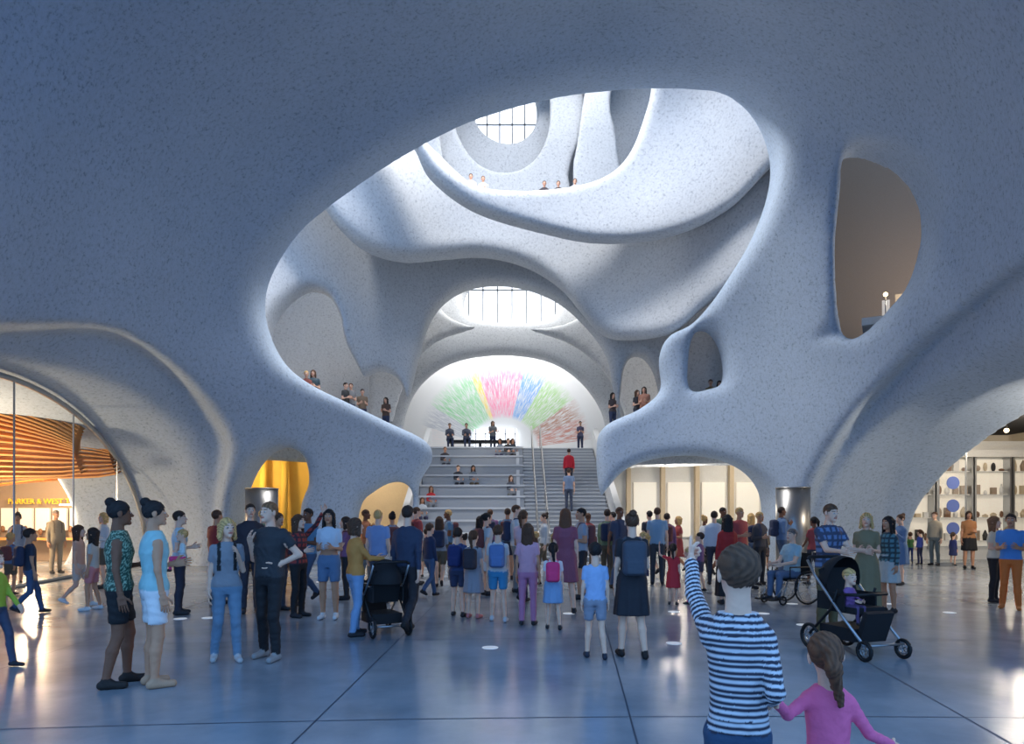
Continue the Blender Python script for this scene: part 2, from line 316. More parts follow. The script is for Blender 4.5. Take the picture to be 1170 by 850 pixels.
# ------------------------------------------------------------------ room shell
b=MB(); b.box((0,22,-.15),(60,72,.3),'floor'); b.build('floor')
b=MB(); b.box((-20,27,12),(.3,44,24),'beige'); b.build('wall_left')
b=MB(); b.box((20,27,12),(.3,44,24),'beige'); b.build('wall_right')
b=MB(); b.box((0,48,12),(40,.3,24),'white'); b.build('wall_back')
b=MB(); b.box((0,32.5,24.2),(40,31,.4),'conc2'); b.build('ceiling')
b=MB()
def gp(sg,t,s): return (sg*(GO[0]+GLD[0]*t-GLD[1]*s),GO[1]+GLD[1]*t+GLD[0]*s)
b.prism([gp(-1,-8,-.4),gp(-1,8,-.4),(-12.6,24.5),(-12.6,27),(-19.8,27),(-19.8,6)],4.85,5.0,'beige'); b.build('ceiling_theater_lobby')
b=MB(); b.prism([gp(1,-8,-.4),gp(1,8,-.4),(12.6,24.6),(12.6,28),(19.8,28),(19.8,6)],4.85,5.0,'dark'); b.build('ceiling_collections')
b=MB(); b.prism([(-12,22.9),(-9,23),(-6.8,24.2),(-4.5,26.8),(-3.95,27.5),(-3.95,34),(3.95,34),(3.95,27.5),(5.2,26.6),(8,25.2),(12,24.4),(12,47),(-12,47)],4.6,4.9,'stair'); b.build('floor_level_two')
b=MB(); b.prism([(-6,27.0),(-3,27.4),(2,28.4),(6,27.6),(6.5,28.6),(4,32.4),(-4,32.4),(-6,29)],13.2,13.4,'stair'); b.build('floor_level_four')
# stairs
b=MB()
for i in range(10):
    y=25+.9*i; z=.49*(i+1)
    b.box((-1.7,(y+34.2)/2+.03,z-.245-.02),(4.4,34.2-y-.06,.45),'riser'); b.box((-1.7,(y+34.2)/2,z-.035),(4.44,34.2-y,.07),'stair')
for i in range(30):
    y=25+.3*i; z=.1633*(i+1)
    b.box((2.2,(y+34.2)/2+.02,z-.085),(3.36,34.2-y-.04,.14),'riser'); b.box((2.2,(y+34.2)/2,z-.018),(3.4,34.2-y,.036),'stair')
    if i%2==0: b.box((.26,(y+34.2)/2,z+.08),(.14,34.2-y,.3),'stair')
for sx in(-4.05,4.05):
    V=[(sx-.12,24.6,0),(sx-.12,24.6,.9),(sx-.12,34.2,5.9),(sx-.12,34.2,4),(sx+.12,24.6,0),(sx+.12,24.6,.9),(sx+.12,34.2,5.9),(sx+.12,34.2,4)]
    b.add(V,[(0,1,2,3),(7,6,5,4),(0,4,5,1),(1,5,6,2),(2,6,7,3)],'stair')
b.build('grand_staircase')
for hx in (.95,1.35):
    b=MB(); b.tube([(hx,24.9,.9),(hx,25.2,1.1),(hx,34,6.0),(hx,34.6,6.0)],.025,'steel')
    for i in range(8):
        yy=25.2+i*1.25; b.tube([(hx,yy,(yy-25)*.544),(hx,yy,(yy-25)*.544+1)],.018,'steel')
    b.build('stair_handrail')
b=MB(); b.box((-1.6,35.2,5.35),(3.2,.7,.12),'dark')
for xx in(-3.0,-1.6,-.2): b.box((xx,35.2,5.1),(.12,.6,.42),'dark')
b.build('landing_bench')
# mural
b=MB(); b.box((0,0,1.9),(15,.2,9),'tree'); b.box((0,.05,-1.9),(15,.2,1.4),'white'); b.build('wall_mural_tree_of_life',(-.5,43,5.6))
b=MB(); b.box((-1.0,42.6,5.9),(2.6,.12,2.0),'glow')
for i in range(5): b.box((-2.2+i*.6,42.5,5.9),(.05,.08,2),'alu')
for i in range(4): b.box((-1,42.5,5.1+i*.5),(2.6,.08,.04),'alu')
b.build('window_gallery')
# skylights
b=MB(); b.box((0,39.0,13.2),(6.4,.05,3.2),'glow')
for i in range(7): b.box((-2.4+i*.8,38.7,13.2),(.07,.1,3.2),'alu')
b.box((0,38.7,14.1),(6,.1,.08),'alu'); b.build('window_oval')
b=MB(); b.box((-.3,34.9,21.6),(5,.05,4.2),'glow')
for i in range(6): b.box((-1.85+i*.62,34.7,21.6),(.06,.08,4),'alu')
b.box((-.3,34.7,22.2),(4.4,.08,.07),'alu'); b.box((-.3,34.7,21.0),(4.4,.08,.07),'alu'); b.build('window_upper')
# rooms behind openings
b=MB(); b.box((12.4,22.5,10.4),(7.5,.25,9),'tan',rz=-.5); b.build('wall_right_gallery')
b=MB(); b.box((12.6,19.9,6.9),(4.6,4.4,.2),'white',rz=-.5); b.build('floor_right_gallery')
b=MB()
for i in range(9): b.box((11.0+i*.3,20.6-i*.16,7.5),(.2,.1,.9+.25*(i%3)),['white','beige','steel'][i%3],rz=-.5)
for i in range(3): b.sph((10.35+i*.5,19.4-i*.25,7.75),.06,'warmglow',8); b.tube([(10.35+i*.5,19.4-i*.25,7.0),(10.35+i*.5,19.4-i*.25,7.7)],.015,'steel',5)
b.build('exhibit_panel_row')
b=MB(); b.box((-10.3,27.6,2.4),(5.2,.3,4.4),'amber'); 
for i in range(5): b.tube([(-12+i*.8,27.2,0),(-12.2+i*.85,27.0,1.5),(-12+i*.8,27.2,4.3)],.14,'amber')
b.build('amber_exhibit_wall')
b=MB(); b.box((-6.6,31,2.2),(4.2,.3,4.4),'beige'); b.box((-6.4,30.5,.55),(2.2,.6,1.1),'white'); b.build('wall_lower_left_room')
b=MB(); b.box((9.2,31,2.2),(9.4,.3,4.4),'white')
for i in range(6): b.box((5.1+i*1.5,30.7,2.2),(.18,.3,4.4),'beige')
for i in range(5): b.box((5.85+i*1.5,30.8,1.9),(1.0,.12,2.4),'case')
b.build('wall_lower_right_room')
for px,d in((906,20.2),(299,20.8)):
    b=MB(); b.cyl((0,0,0),.47,2.44,'steel',40); b.ring((0,0,2.42),.47,.02,'steel','Z',40); b.ring((0,0,.05),.48,.03,'black','Z',40); b.build('steel_column',(X(px,d),d,0))
# left glass with frame
b=MB(); n=40; pts=[]
for i in range(n+1):
    th=math.pi*i/n; t=.5-8.15*math.cos(th); z=4.65*math.sin(th); g=gp(-1,t,0); pts.append((g[0],g[1],z))
b.add(pts,[tuple(range(n+1))],'glass'); b.tube(pts,.07,'alu',6)
for t in(-5,-2.2,.6,3.4,6.2):
    z=4.65*math.sqrt(1-((t-.5)/8.15)**2); g=gp(-1,t,0); b.box((g[0],g[1],z/2),(.03,.03,z),'alu')
g0=gp(-1,-7,0); g1=gp(-1,8.4,0); b.tube([(g0[0],g0[1],.04),(g1[0],g1[1],.04)],.05,'alu',6)
b.build('window_theater_lobby')
# lobby interior: fanned timber fins hung from the ceiling
b=MB()
for row in range(3):
    for i in range(17):
        pts=[]
        for j in range(14):
            u=j/13; x=-17.6+5.6*u; y=17.4+row*1.7+2.2*u+.3*math.sin(3*u+i*.2)
            zl=2.1+.24*i; zr=2.9+.075*i+row*.08
            z=zr+(zl-zr)*(1-u)**.7+.25*math.sin(math.pi*u)+.05*math.sin(5*u+i*.5)
            pts.append((x,y,min(z,4.8)))
        b.plank(pts,(.0,.16,.05),(0,0,.022),'wood')
for xx in(-16,-14.5,-12.8):
    for yy in(20,22,23.5): b.tube([(xx,yy,3.9),(xx,yy,4.86)],.012,'black',4)
b.build('wood_slat_canopy')
b=MB(); b.box((-16,25.6,1.5),(6.6,.3,3),'tan')
for i in range(10): b.box((-18.8+i*.62,25.3,1.5),(.5,.1,.8),'case')
for i in range(22): b.sph((-18.8+i*.27,25.1,.95+.1*(i%3)),(.08,.06,.12),'brown',6)
b.box((-16,25.0,.8),(6.4,.5,.08),'wood'); b.build('lobby_display_counter')
b=MB(); b.box((-13.5,24.2,2.9),(2.2,.04,.06),'warmglow'); b.box((-14.2,24.0,2.0),(2.6,.05,.05),'warmglow')
for xx in(-14.4,-12.8): b.tube([(xx,24.2,2.0),(xx,24.2,4.85)],.01,'black',4)
b.build('linear_pendant_light')
cu=bpy.data.curves.new('theater_sign','FONT'); cu.body='PARKER & WEST THEATER'; cu.size=.27; cu.extrude=.02; ob=bpy.data.objects.new('theater_sign',cu); cu.materials.append(M['yellow']); ob.location=(-18.0,25.0,2.05); ob.rotation_euler=(math.pi/2,0,0); scene.collection.objects.link(ob)
# vitrines on right
def shelfobj(b,x,y,z,ax):
    k=random.random(); c=random.choice(['brown','dark','tan','white','beige','brown']); w=.06+.06*random.random(); hh=.12+.3*random.random()
    if k<.35: b.sph((x,y,z+hh*.4),(w,w*.8,hh*.45),c,6)
    elif k<.7: b.box((x,y,z+hh/2),(w*2 if ax else .12,.12 if ax else w*2,hh),c)
    else: b.tube([(x,y,z),(x,y,z+hh*.5),(x,y,z+hh)],[w*.8,w,.02],c,10)
b=MB(); b.box((16.2,26.2,2.2),(7,.3,4.4),'white')
for i in range(5):
    xc=13.4+i*1.4; b.box((xc,26.0,2.1),(1.2,.1,3.2),'case')
    for j in range(4): b.box((xc,25.85,.7+j*.85),(1.2,.3,.03),'white')
    for sx in(-.64,.64): b.box((xc+sx,25.8,2.1),(.06,.4,3.4),'alu')
    for j in range(4):
        for k2 in range(4): shelfobj(b,xc-.45+k2*.3,25.82,.715+j*.85,1)
    b.add([(xc-.6,25.62,.5),(xc+.6,25.62,.5),(xc+.6,25.62,3.75),(xc-.6,25.62,3.75)],[(0,1,2,3)],'glass')
b.box((16.2,25.8,3.9),(7,.5,.25),'white'); b.build('collections_vitrine')
b=MB()
for i in range(4):
    yc=17+i*2.1; b.box((18.6,yc,1.95),(.2,1.9,3.9),'white'); b.box((18.4,yc,2.1),(.1,1.7,3),'case')
    for j in range(4): b.box((18.25,yc,.7+j*.75),(.3,1.7,.04),'white')
    for j in range(4):
        for k2 in range(5): shelfobj(b,18.25,yc-.65+k2*.32,.72+j*.75,0)
b.build('collections_side_vitrine')
b=MB(); b.box((0,0,1.9),(.9,.04,3.4),'glass'); 
for j in range(3): b.tube([(0,-.03,1.2+j*.75),(0,-.05,1.2+j*.75)],.21,'blue',24,sm=False)
b.box((-.45,0,1.9),(.03,.06,3.6),'alu'); b.box((.45,0,1.9),(.03,.06,3.6),'alu'); b.box((0,0,.05),(1,.3,.1),'alu'); b.build('exhibit_banner',(X(1088,23),23,0))
b=MB()
for px,py,d in((1101,481,21),(1123,474,20),(1150,500,24),(1075,500,24)):
    b.sph((X(px,d),d,4.55),.08,'warmglow',8); b.tube([(X(px,d),d,4.85),(X(px,d),d,4.6)],.05,'black')
b.build('ceiling_spotlight')
# floor discs & joints
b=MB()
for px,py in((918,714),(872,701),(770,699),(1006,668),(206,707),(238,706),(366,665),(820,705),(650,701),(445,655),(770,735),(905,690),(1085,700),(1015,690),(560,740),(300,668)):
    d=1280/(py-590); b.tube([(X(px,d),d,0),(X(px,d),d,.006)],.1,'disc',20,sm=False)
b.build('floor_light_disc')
b=MB()
def jl(p): 
    V=[];F=[]; ver=abs(p[-1][0]-p[0][0])<abs(p[-1][1]-p[0][1])
    for i,(x,y) in enumerate(p): V+= [(x-.007 if ver else x, y if ver else y-.007,.002),(x+.007 if ver else x,y if ver else y+.007,.002)]
    for i in range(len(p)-1): F.append((2*i,2*i+1,2*i+3,2*i+2))
    b.add(V,F,'joint')
for k2 in range(6):
    R=4.2+k2*3.6; jl([(-14+i*.7, 1.4+R+ -.02*(-14+i*.7-2)**2*.5) for i in range(41)])
for x0,x1 in((-9,-13),(-5,-6.5),(-1.6,-1.2),(.62,2.6),(3.1,6.2),(6,11)): jl([(x0+(x1-x0)*i/20,2+i*1.1) for i in range(21)])
b.build('floor_joint_lines')
# ------------------------------------------------------------------ strollers, wheelchair
def stroller(x,y,rz,sc=1,canopy=1):
    b=MB()
    for sx in(-.26,.26):
        b.tube([(sx,.42,1.02),(sx,.3,.85),(sx,-.1,.45),(sx,-.42,.16)],.016,'alu'); b.tube([(sx,.38,.18),(sx,.05,.5),(sx,-.05,.72)],.016,'black')
        for yy,r in((-.42,.11),(.38,.15)):
            b.ring((sx,yy,r),r-.02,.022,'black','X',20); b.ring((sx,yy,r),r*.5,.008,'alu','X',12)
            for q in range(5):
                a=q*1.257; b.tube([(sx,yy,r),(sx,yy+(r-.02)*math.cos(a),r+(r-.02)*math.sin(a))],.007,'alu',5)
    b.tube([(-.26,.42,1.02),(-.2,.46,1.05),(.2,.46,1.05),(.26,.42,1.02)],.02,'black')
    b.tube([(-.26,-.42,.16),(.26,-.42,.16)],.014,'alu'); b.tube([(-.26,.38,.15),(.26,.38,.15)],.014,'alu')
    b.box((0,.02,.24),(.44,.5,.14),'fabric'); b.box((0,-.05,.5),(.4,.36,.07),'fabric'); b.box((0,.2,.7),(.4,.07,.48),'fabric',rx=-.35)
    b.box((0,-.3,.34),(.36,.06,.34),'fabric',rx=.35); b.tube([(-.22,.0,.66),(-.2,-.26,.68),(.2,-.26,.68),(.22,.0,.66)],.018,'black')
    V=[];F=[];n=10
    for i in range(n+1):
        a=math.radians(-20+105*i/n)
        for j in range(13):
            w=math.pi*j/12; V.append((-.24*math.cos(w), .16+.30*math.sin(w)*math.cos(a+.35), .74+.34*math.sin(w)*math.sin(a+.35)))
    for i in range(n):
        for j in range(12): F.append((i*13+j,i*13+j+1,(i+1)*13+j+1,(i+1)*13+j))
    b.add(V,F,'fabric',True)
    for sx in(-.22,.22): b.box((sx,.1,.58),(.02,.4,.2),'fabric')
    return b.build('baby_stroller',(x,y,0),rz,sc)
stroller(X(434,9.5),9.6,math.radians(-150),.95)
stroller(X(968,8.35),8.2,math.radians(18),1.05)
b=MB()
for sx in(-.29,.29):
    b.ring((sx,.1,.31),.29,.018,'black','X',28); b.ring((sx*1.09,.1,.31),.25,.009,'steel','X',28)
    for q in range(10):
        a=q*.628; b.tube([(sx,.1,.31),(sx,.1+.28*math.cos(a),.31+.28*math.sin(a))],.004,'steel',4)
    b.ring((sx*.85,-.42,.09),.07,.018,'black','X',16); b.tube([(sx*.8,-.42,.1),(sx*.8,-.3,.45),(sx*.8,.2,.45),(sx*.8,.25,.95),(sx*.8,.36,.95)],.013,'steel'); b.tube([(sx*.8,-.25,.45),(sx*.8,-.25,.68),(sx*.8,.2,.68)],.014,'black')
    b.tube([(sx*.8,-.35,.42),(sx*.6,-.52,.12)],.012,'steel'); b.box((sx*.5,-.58,.1),(.13,.18,.02),'black')
b.box((0,-.05,.45),(.42,.42,.05),'fabric'); b.box((0,.23,.72),(.42,.03,.42),'fabric'); b.build('wheelchair',(X(905,12.9),12.9,0),math.radians(-70))
# ------------------------------------------------------------------ people
def nrm(v): v=np.array(v,float); return v/np.linalg.norm(v)
class Prim:
    pass
SKIN,HAIR,EYEW,IRIS,LIP,TOP,BOT,SHOE,BAG,BROW=range(10)
def rc(a,b,ra,rb,label,k=.02,sy=1,clip=(),wr=0):
    a=np.array(a,float); b=np.array(b,float); p=Prim(); p.label=label; p.k=k
    mr=max(ra,rb)+abs(wr); p.lo=np.minimum(a,b)-mr; p.hi=np.maximum(a,b)+mr
    def ev(x,y,z):
        ba=b-a; ba2=np.array([ba[0],ba[1]*sy,ba[2]]); L=float(ba2@ba2)+1e-9
        dx,dy,dz=x-a[0],(y-a[1])*sy,z-a[2]
        t=np.clip((dx*ba2[0]+dy*ba2[1]+dz*ba2[2])/L,0,1)
        d=np.sqrt((dx-t*ba2[0])**2+(dy-t*ba2[1])**2+(dz-t*ba2[2])**2)-(ra+t*(rb-ra))
        if wr: d=d+wr*np.sin(t*17+14*x+11*y)*np.cos(t*9-20*x+13*y)
        for c,n in clip: d=np.maximum(d,(x-c[0])*n[0]+(y-c[1])*n[1]+(z-c[2])*n[2])
        return d
    p.ev=ev; return p
def loft(zs,ws,ds,cy,label,zlo,zhi,k=.02,add=0,pw=2.3,wr=0,pl=0):
    p=Prim(); p.label=label; p.k=k; zs=np.array(zs); ws=np.array(ws)+add; ds=np.array(ds)+add
    ys=[cy(zlo),cy(zhi)]; p.lo=np.array([-ws.max(),min(ys)-ds.max(),zlo])-.02; p.hi=np.array([ws.max(),max(ys)+ds.max(),zhi])+.02
    def ev(x,y,z):
        w=np.interp(z,zs,ws); d=np.interp(z,zs,ds); c=cy(z)
        r=((np.abs(x)/w)**pw+(np.abs(y-c)/d)**pw+1e-12)**(1/pw)
        e=(r-1)*np.minimum(w,d)
        if wr: e=e+wr*np.sin(26*z+12*x+5*np.sin(15*x+9*y+6*z))*np.sin(16*x+21*y-8*z+1)
        if pl: e=e+pl*np.sin(9*np.arctan2(y-c,x))*np.clip((1.0-z)/.4,0,1)
        return np.maximum(e,np.maximum(z-zhi,zlo-z))
    p.ev=ev; return p
def rbox(c,hf,r,label,k=.01):
    p=Prim(); p.label=label; p.k=k; c=np.array(c,float); hf=np.array(hf,float); p.lo=c-hf; p.hi=c+hf
    def ev(x,y,z):
        qx,qy,qz=np.abs(x-c[0])-hf[0]+r,np.abs(y-c[1])-hf[1]+r,np.abs(z-c[2])-hf[2]+r
        return np.sqrt(np.maximum(qx,0)**2+np.maximum(qy,0)**2+np.maximum(qz,0)**2)+np.minimum(np.maximum(qx,np.maximum(qy,qz)),0)-r
    p.ev=ev; return p
def build_prims(prims,h):
    lo=np.min([p.lo for p in prims],0)-3*h-.03; hi=np.max([p.hi for p in prims],0)+3*h+.03
    n=np.ceil((hi-lo)/h).astype(int)+1; F=np.full(n,1.0,np.float32)
    ax=[lo[i]+h*np.arange(n[i]) for i in range(3)]
    for p in prims:
        mg=p.k+2.5*h; a=np.clip(np.floor((p.lo-mg-lo)/h).astype(int),0,n-1); b=np.clip(np.ceil((p.hi+mg-lo)/h).astype(int)+1,1,n)
        sl=tuple(slice(a[i],b[i]) for i in range(3))
        d=p.ev(ax[0][sl[0]][:,None,None],ax[1][sl[1]][None,:,None],ax[2][sl[2]][None,None,:])
        F[sl]=smin(F[sl],d,p.k)
    V,Q=snets(F,lo,h)
    D=np.stack([p.ev(V[:,0],V[:,1],V[:,2]) for p in prims],1); lab=np.array([p.label for p in prims])[D.argmin(1)]
    return V,Q,lab
HC={}
def ELL(x,y,z,c,r):
    return (np.sqrt(((x-c[0])/r[0])**2+((y-c[1])/r[1])**2+((z-c[2])/r[2])**2)-1)*min(r)
def get_head(style,h):
    if (style,h) in HC: return HC[(style,h)]
    lo=np.array([-.16,-.16,-.36]); hi=np.array([.16,.24,.22]); n=np.ceil((hi-lo)/h).astype(int)
    ax=[lo[i]+h*np.arange(n[i]) for i in range(3)]
    def skin(x,y,z):
        d=ELL(x,y,z,(0,.012,.028),(.072,.092,.085)); d=smin(d,ELL(x,y,z,(0,-.022,-.045),(.052,.066,.068)),.03)
        d=smin(d,rc((0,.02,-.06),(0,.03,-.16),.046,.053,0).ev(x,y,z),.02)
        ex=np.abs(x)
        d=smax(d,-(np.sqrt((ex-.031)**2+(y+.098)**2+(z-.008)**2)-.019),.012)
        d=smin(d,np.sqrt((ex-.031)**2+(y+.073)**2+(z-.008)**2)-.0135,.002)
        d=smin(d,rc((0,-.083,.012),(0,-.102,-.02),.008,.0125,0).ev(x,y,z),.008)
        d=smin(d,rc((.01,-.092,-.024),(-.01,-.092,-.024),.008,.008,0).ev(x,y,z),.006)
        d=smin(d,ELL(x,y,z,(0,-.083,-.052),(.025,.011,.009)),.004)
        d=smin(d,ELL(x,y,z,(0,-.075,-.09),(.02,.02,.018)),.015)
        d=smin(d,ELL(ex,y,z,(.077,.012,-.005),(.009,.02,.03)),.004)
        return d
    def hair(x,y,z):
        w=.0022*np.sin(120*x+7*np.sin(30*z))*np.cos(40*y+20*z)+.0012*np.sin(300*x+30*z+60*y)
        big={'afro':(.115,.125,.12),'kid':(.083,.102,.093)}.get(style,(.081,.101,.092))
        if style=='kid': w=w*1.5+.0035*np.sin(38*x+2)*np.sin(45*y+1)*np.sin(33*z)
        e=ELL(x,y,z,(0,.018,.034),big)+w
        if style in('short','kid','cap'):
            zl=np.interp(y,[-.12,-.075,-.03,.02,.06,.12],[.085,.062,.03,-.02,-.06,-.075])
        elif style=='afro': zl=np.interp(y,[-.14,-.07,-.02,.03,.14],[.08,.06,.0,-.05,-.08])
        else: zl=np.interp(y,[-.12,-.075,-.04,.0,.05,.12],[.075,.055,.0,-.04,-.06,-.07])
        d=smax(e,(zl-z)*.7+w*2,.01)
        if style in('long','bob'):
            zb=-.29 if style=='long' else -.12
            l=loft([zb,-.1,.03],[.085,.095,.085],[.035,.05,.07],lambda q:.055+0*q,0,zb,.05).ev(x,y,z)+w*1.5; d=smin(d,l,.03)
            ex=np.abs(x); d=smin(d,rc((.068,-.02,.05),(.088,-.005,max(zb,-.2)),.022,.024,0).ev(ex,y,z)+w,.02)
        if style=='pony':
            d=smin(d,rc((0,.11,.06),(0,.15,.0),.03,.035,0).ev(x,y,z)+w,.015); d=smin(d,rc((0,.15,.0),(-0.02,.135,-.2),.038,.014,0).ev(x,y,z)+w*1.6,.015)
        if style=='bun': d=smin(d,ELL(x,y,z,(0,.085,.11),(.046,.046,.042))+w,.01)
        return d
    A=(ax[0][:,None,None],ax[1][None,:,None],ax[2][None,None,:])
    F=smin(skin(*A),hair(*A),.004).astype(np.float32)
    F[:,:,0]=1
    V,Q=snets(F,lo,h); x,y,z=V.T
    ds=skin(x,y,z); dh=hair(x,y,z); lab=np.where(dh<ds,HAIR,SKIN)
    ex=np.abs(x); s=lab==SKIN
    lab[s&((ex-.031)**2+(z-.008)**2<.0125**2*.8)&(y<-.07)&(np.abs(z-.008)<.008)]=EYEW
    lab[s&((ex-.031)**2+(z-.008)**2<.0068**2)&(y<-.07)]=IRIS
    lab[s&(ex<.024)&(np.abs(z+.052)<.008)&(y<-.078)]=LIP
    lab[s&(np.abs(z-.031-.1*(.03-np.abs(ex-.03)))<.0045)&(ex>.012)&(ex<.05)&(y<-.05)]=BROW
    HC[(style,h)]=(V,Q,lab); return HC[(style,h)]
HD={}
def get_hand(kind,h):
    if (kind,h) in HD: return HD[(kind,h)]
    P=[rbox((0,0,-.05),(.013,.04,.045),.012,0,.008),rc((0,0,.03),(0,0,-.02),.026,.024,0,.012,sy=.85)]
    cur={'relax':[(.18,.35,.3)]*4,'grip':[(1.0,1.35,.9)]*4,'point':[(.02,.05,.05),(1.2,1.4,1.),(1.2,1.4,1.),(1.2,1.4,1.)]}[kind]
    for i,(yy,L) in enumerate(zip((-.031,-.0105,.0105,.031),((.042,.026,.02),(.046,.029,.021),(.043,.027,.02),(.033,.021,.018)))):
        p=np.array([0,yy,-.088]); a=0.
        for j in range(3):
            a+=cur[i][j]*(1+.1*i); q=p+L[j]*np.array([-math.sin(a),.06*(i-1.5),-math.cos(a)])
            P.append(rc(p,q,.0092-.0008*j,.0086-.0009*j,0,.003)); p=q
    p=np.array([0,-.028,-.025])
    for j,(L,d) in enumerate(((.042,(-.25,-.75,-.6)),(.032,(-.4 if kind=='relax' else -.8,-.4,-.8)),(.026,(-.5,-.15 if kind=='relax' else .5,-.85)))):
        q=p+L*nrm(d); P.append(rc(p,q,.014-.002*j,.012-.002*j,0,.006)); p=q
    V,Q,l=build_prims(P,h); HD[(kind,h)]=(V,Q); return HD[(kind,h)]
ARM={'down':((.14,.03,-1),(.06,-.18,-1)),'bent':((.12,.08,-1),(-.35,-1,.15)),'hip':((.55,.25,-.8),(-.75,-.45,-.45)),
 'fwd':((.1,-.55,-.8),(-.05,-1,-.05)),'strap':((.15,.05,-1),(-.3,-.75,.9)),'back':((.1,.35,-1),(.05,.05,-1)),'swing':((.1,-.35,-1),(0,-.7,-.8)),
 'raise':((.25,-.65,.6),(.05,-.5,.85)),'phone':((.15,-.2,-1),(-.25,-.8,.75)),'lap':((.12,-.45,-.9),(-.25,-.9,-.15)),'out':((.42,-.1,-.85),(.55,-.5,-.35)),'wave':((.7,-.2,.3),(.1,-.3,1))}
def person(name,x,y,H=1.7,face=0,sex='f',z0=0,skin=(224,175,148),hair=('short',(60,40,28)),top=((120,120,120),'short'),bot=('pants',(50,60,90)),shoe=(40,40,45),la='down',ra='down',leg='stand',lean=0.,yaw=0,pitch=0,roll=0,bag=None,pat=None,botpat=None,q=None,extra=None,lh='relax',rh='relax',fat=0.,wd=1.):
    dist=math.hypot(x,y)
    if q is None: q=(.0065,.0036,.0026) if dist<4 else ((.0125,.005,.0037) if dist<9.5 else ((.017,.0078,.0058) if dist<15 else (.024,.012,.0085)))
    hs=min(1.,max(.72,.62+.22*H)); s=(H-.23*hs)/1.52
    h=q[0]/s; dz=-.42 if leg=='sit' else 0.; kid=H<1.5
    sw=.168 if sex=='m' else .148
    if kid: sw=.15
    sw*=wd
    wr=.0045 if dist<13 else 0
    if dist<4: wr=.0032
    cy=lambda z:-lean*(z-(.95+dz))
    P=[]
    hipz=.90+dz
    for sg in(1,-1):
        hip=np.array([sg*.088*wd,cy(hipz),hipz])
        if leg=='sit': knee=np.array([sg*.12,-.40,.50]); ank=np.array([sg*.11,-.42,.09])
        elif leg=='walk': 
            if sg>0: knee=np.array([.09,-.17,.51]); ank=np.array([.085,-.24,.085])
            else: knee=np.array([-.09,.02,.48]); ank=np.array([-.085,.30,.19])
        elif leg=='step':
            if sg>0: knee=np.array([.10,-.08,.49]); ank=np.array([.12,-.06,.08])
            else: knee=np.array([-.10,.0,.49]); ank=np.array([-.14,.1,.08])
        else: knee=np.array([sg*.098*wd,-.015,.49]); ank=np.array([sg*.105,.02,.08])
        mid=knee+(ank-knee)*.35+np.array([0,.012,0]); pants=bot[0] in('pants','loose')
        l=BOT if pants else SKIN; ad=.008 if pants else 0.; ad+=fat; w2=wr if pants else 0
        if kid: ad-=.004
        P.append(rc(hip,knee,(.084+ad)*(.5+.5*wd),.054+ad,l,.03,wr=w2)); P.append(rc(knee,mid,.051+ad,.053+ad,l,.02,wr=w2))
        low=.05 if pants else .034
        dn=nrm(ank-mid); P.append(rc(mid,ank,.053+ad,low,l,.02,clip=((ank+dn*.0,dn),) if pants else (),wr=w2))
        if pants: P.append(rc(ank-dn*.05,ank-np.array([0,0,.02]),.034,.034,SKIN,.005))
        if bot[0]=='shorts':
            e=hip+(knee-hip)*.72; dn=nrm(knee-hip); P.append(rc(hip,e,.098+ad,.083+ad,BOT,.008,clip=((e,dn),),wr=wr))
        back=leg=='walk' and sg<0
        toe=ank+(np.array([0,-.11,-.10]) if back else np.array([sg*.02,-.155,-.047])); heel=ank+(np.array([0,.045,-.02]) if back else np.array([0,.035,-.04]))
        sole=np.array([ank[0],ank[1],ank[2]-.08]); cl=() if back else ((sole,(0,0,-1)),)
        P.append(rc(heel,toe,.041,.036,SHOE,.012,clip=cl)); P.append(rc(ank,ank+np.array([0,-.05,-.03]),.04,.038,SHOE,.012,clip=cl))
    f=sex=='f' and not kid
    zs=np.array([.82,.90,.97,1.08,1.18,1.27,1.36,1.42,1.46,1.50])+dz
    if f: ws=[.14,.172,.168,.128,.132,.148,.155,.142,.09,.055]; ds=[.085,.115,.112,.088,.098,.118,.1,.075,.06,.05]
    elif kid: ws=[.13,.15,.147,.135,.14,.148,.155,.14,.09,.055]; ds=[.085,.105,.1,.1,.1,.1,.095,.075,.06,.05]
    else: ws=[.14,.162,.16,.148,.158,.172,.18,.165,.095,.06]; ds=[.085,.11,.11,.105,.112,.12,.11,.082,.065,.055]
    ws=[w_*wd if i<8 else w_ for i,w_ in enumerate(ws)]
    P.append(loft(zs,ws,ds,cy,BOT if bot[0]!='none' else TOP,.83+dz,1.03+dz,.03,add=.004+fat))
    crop=top[1]=='crop'
    if crop: P.append(loft(zs,ws,ds,cy,SKIN,1.0+dz,1.3+dz,.02))
    hem=(1.12 if crop else .93)+dz
    if leg=='sit': hem=.97+dz
    P.append(loft(zs,ws,ds,cy,TOP,hem,1.475+dz,.006,add=.012+fat,wr=wr))
    if bot[0] in('skirt','dress','long'):
        hz={'skirt':.56,'dress':.52,'long':.16}[bot[0]]; fl={'skirt':.21,'dress':.215,'long':.23}[bot[0]]
        if leg!='sit': P.append(loft([hz,.75,.92,1.06],[fl,.195,.182,.14],[fl*.72,.14,.125,.1],cy,TOP if bot[0] in('dress','long') and len(bot)<2 else BOT,hz,1.06,.015,add=.005,pl=.008))
    P.append(rc((0,cy(1.4+dz),1.4+dz),(0,cy(1.54+dz)-.0,1.55+dz),.048,.044,SKIN,.012))
    R=Matrix.Rotation(math.radians(face),3,'Z'); Rn=np.array(R); hands=[]
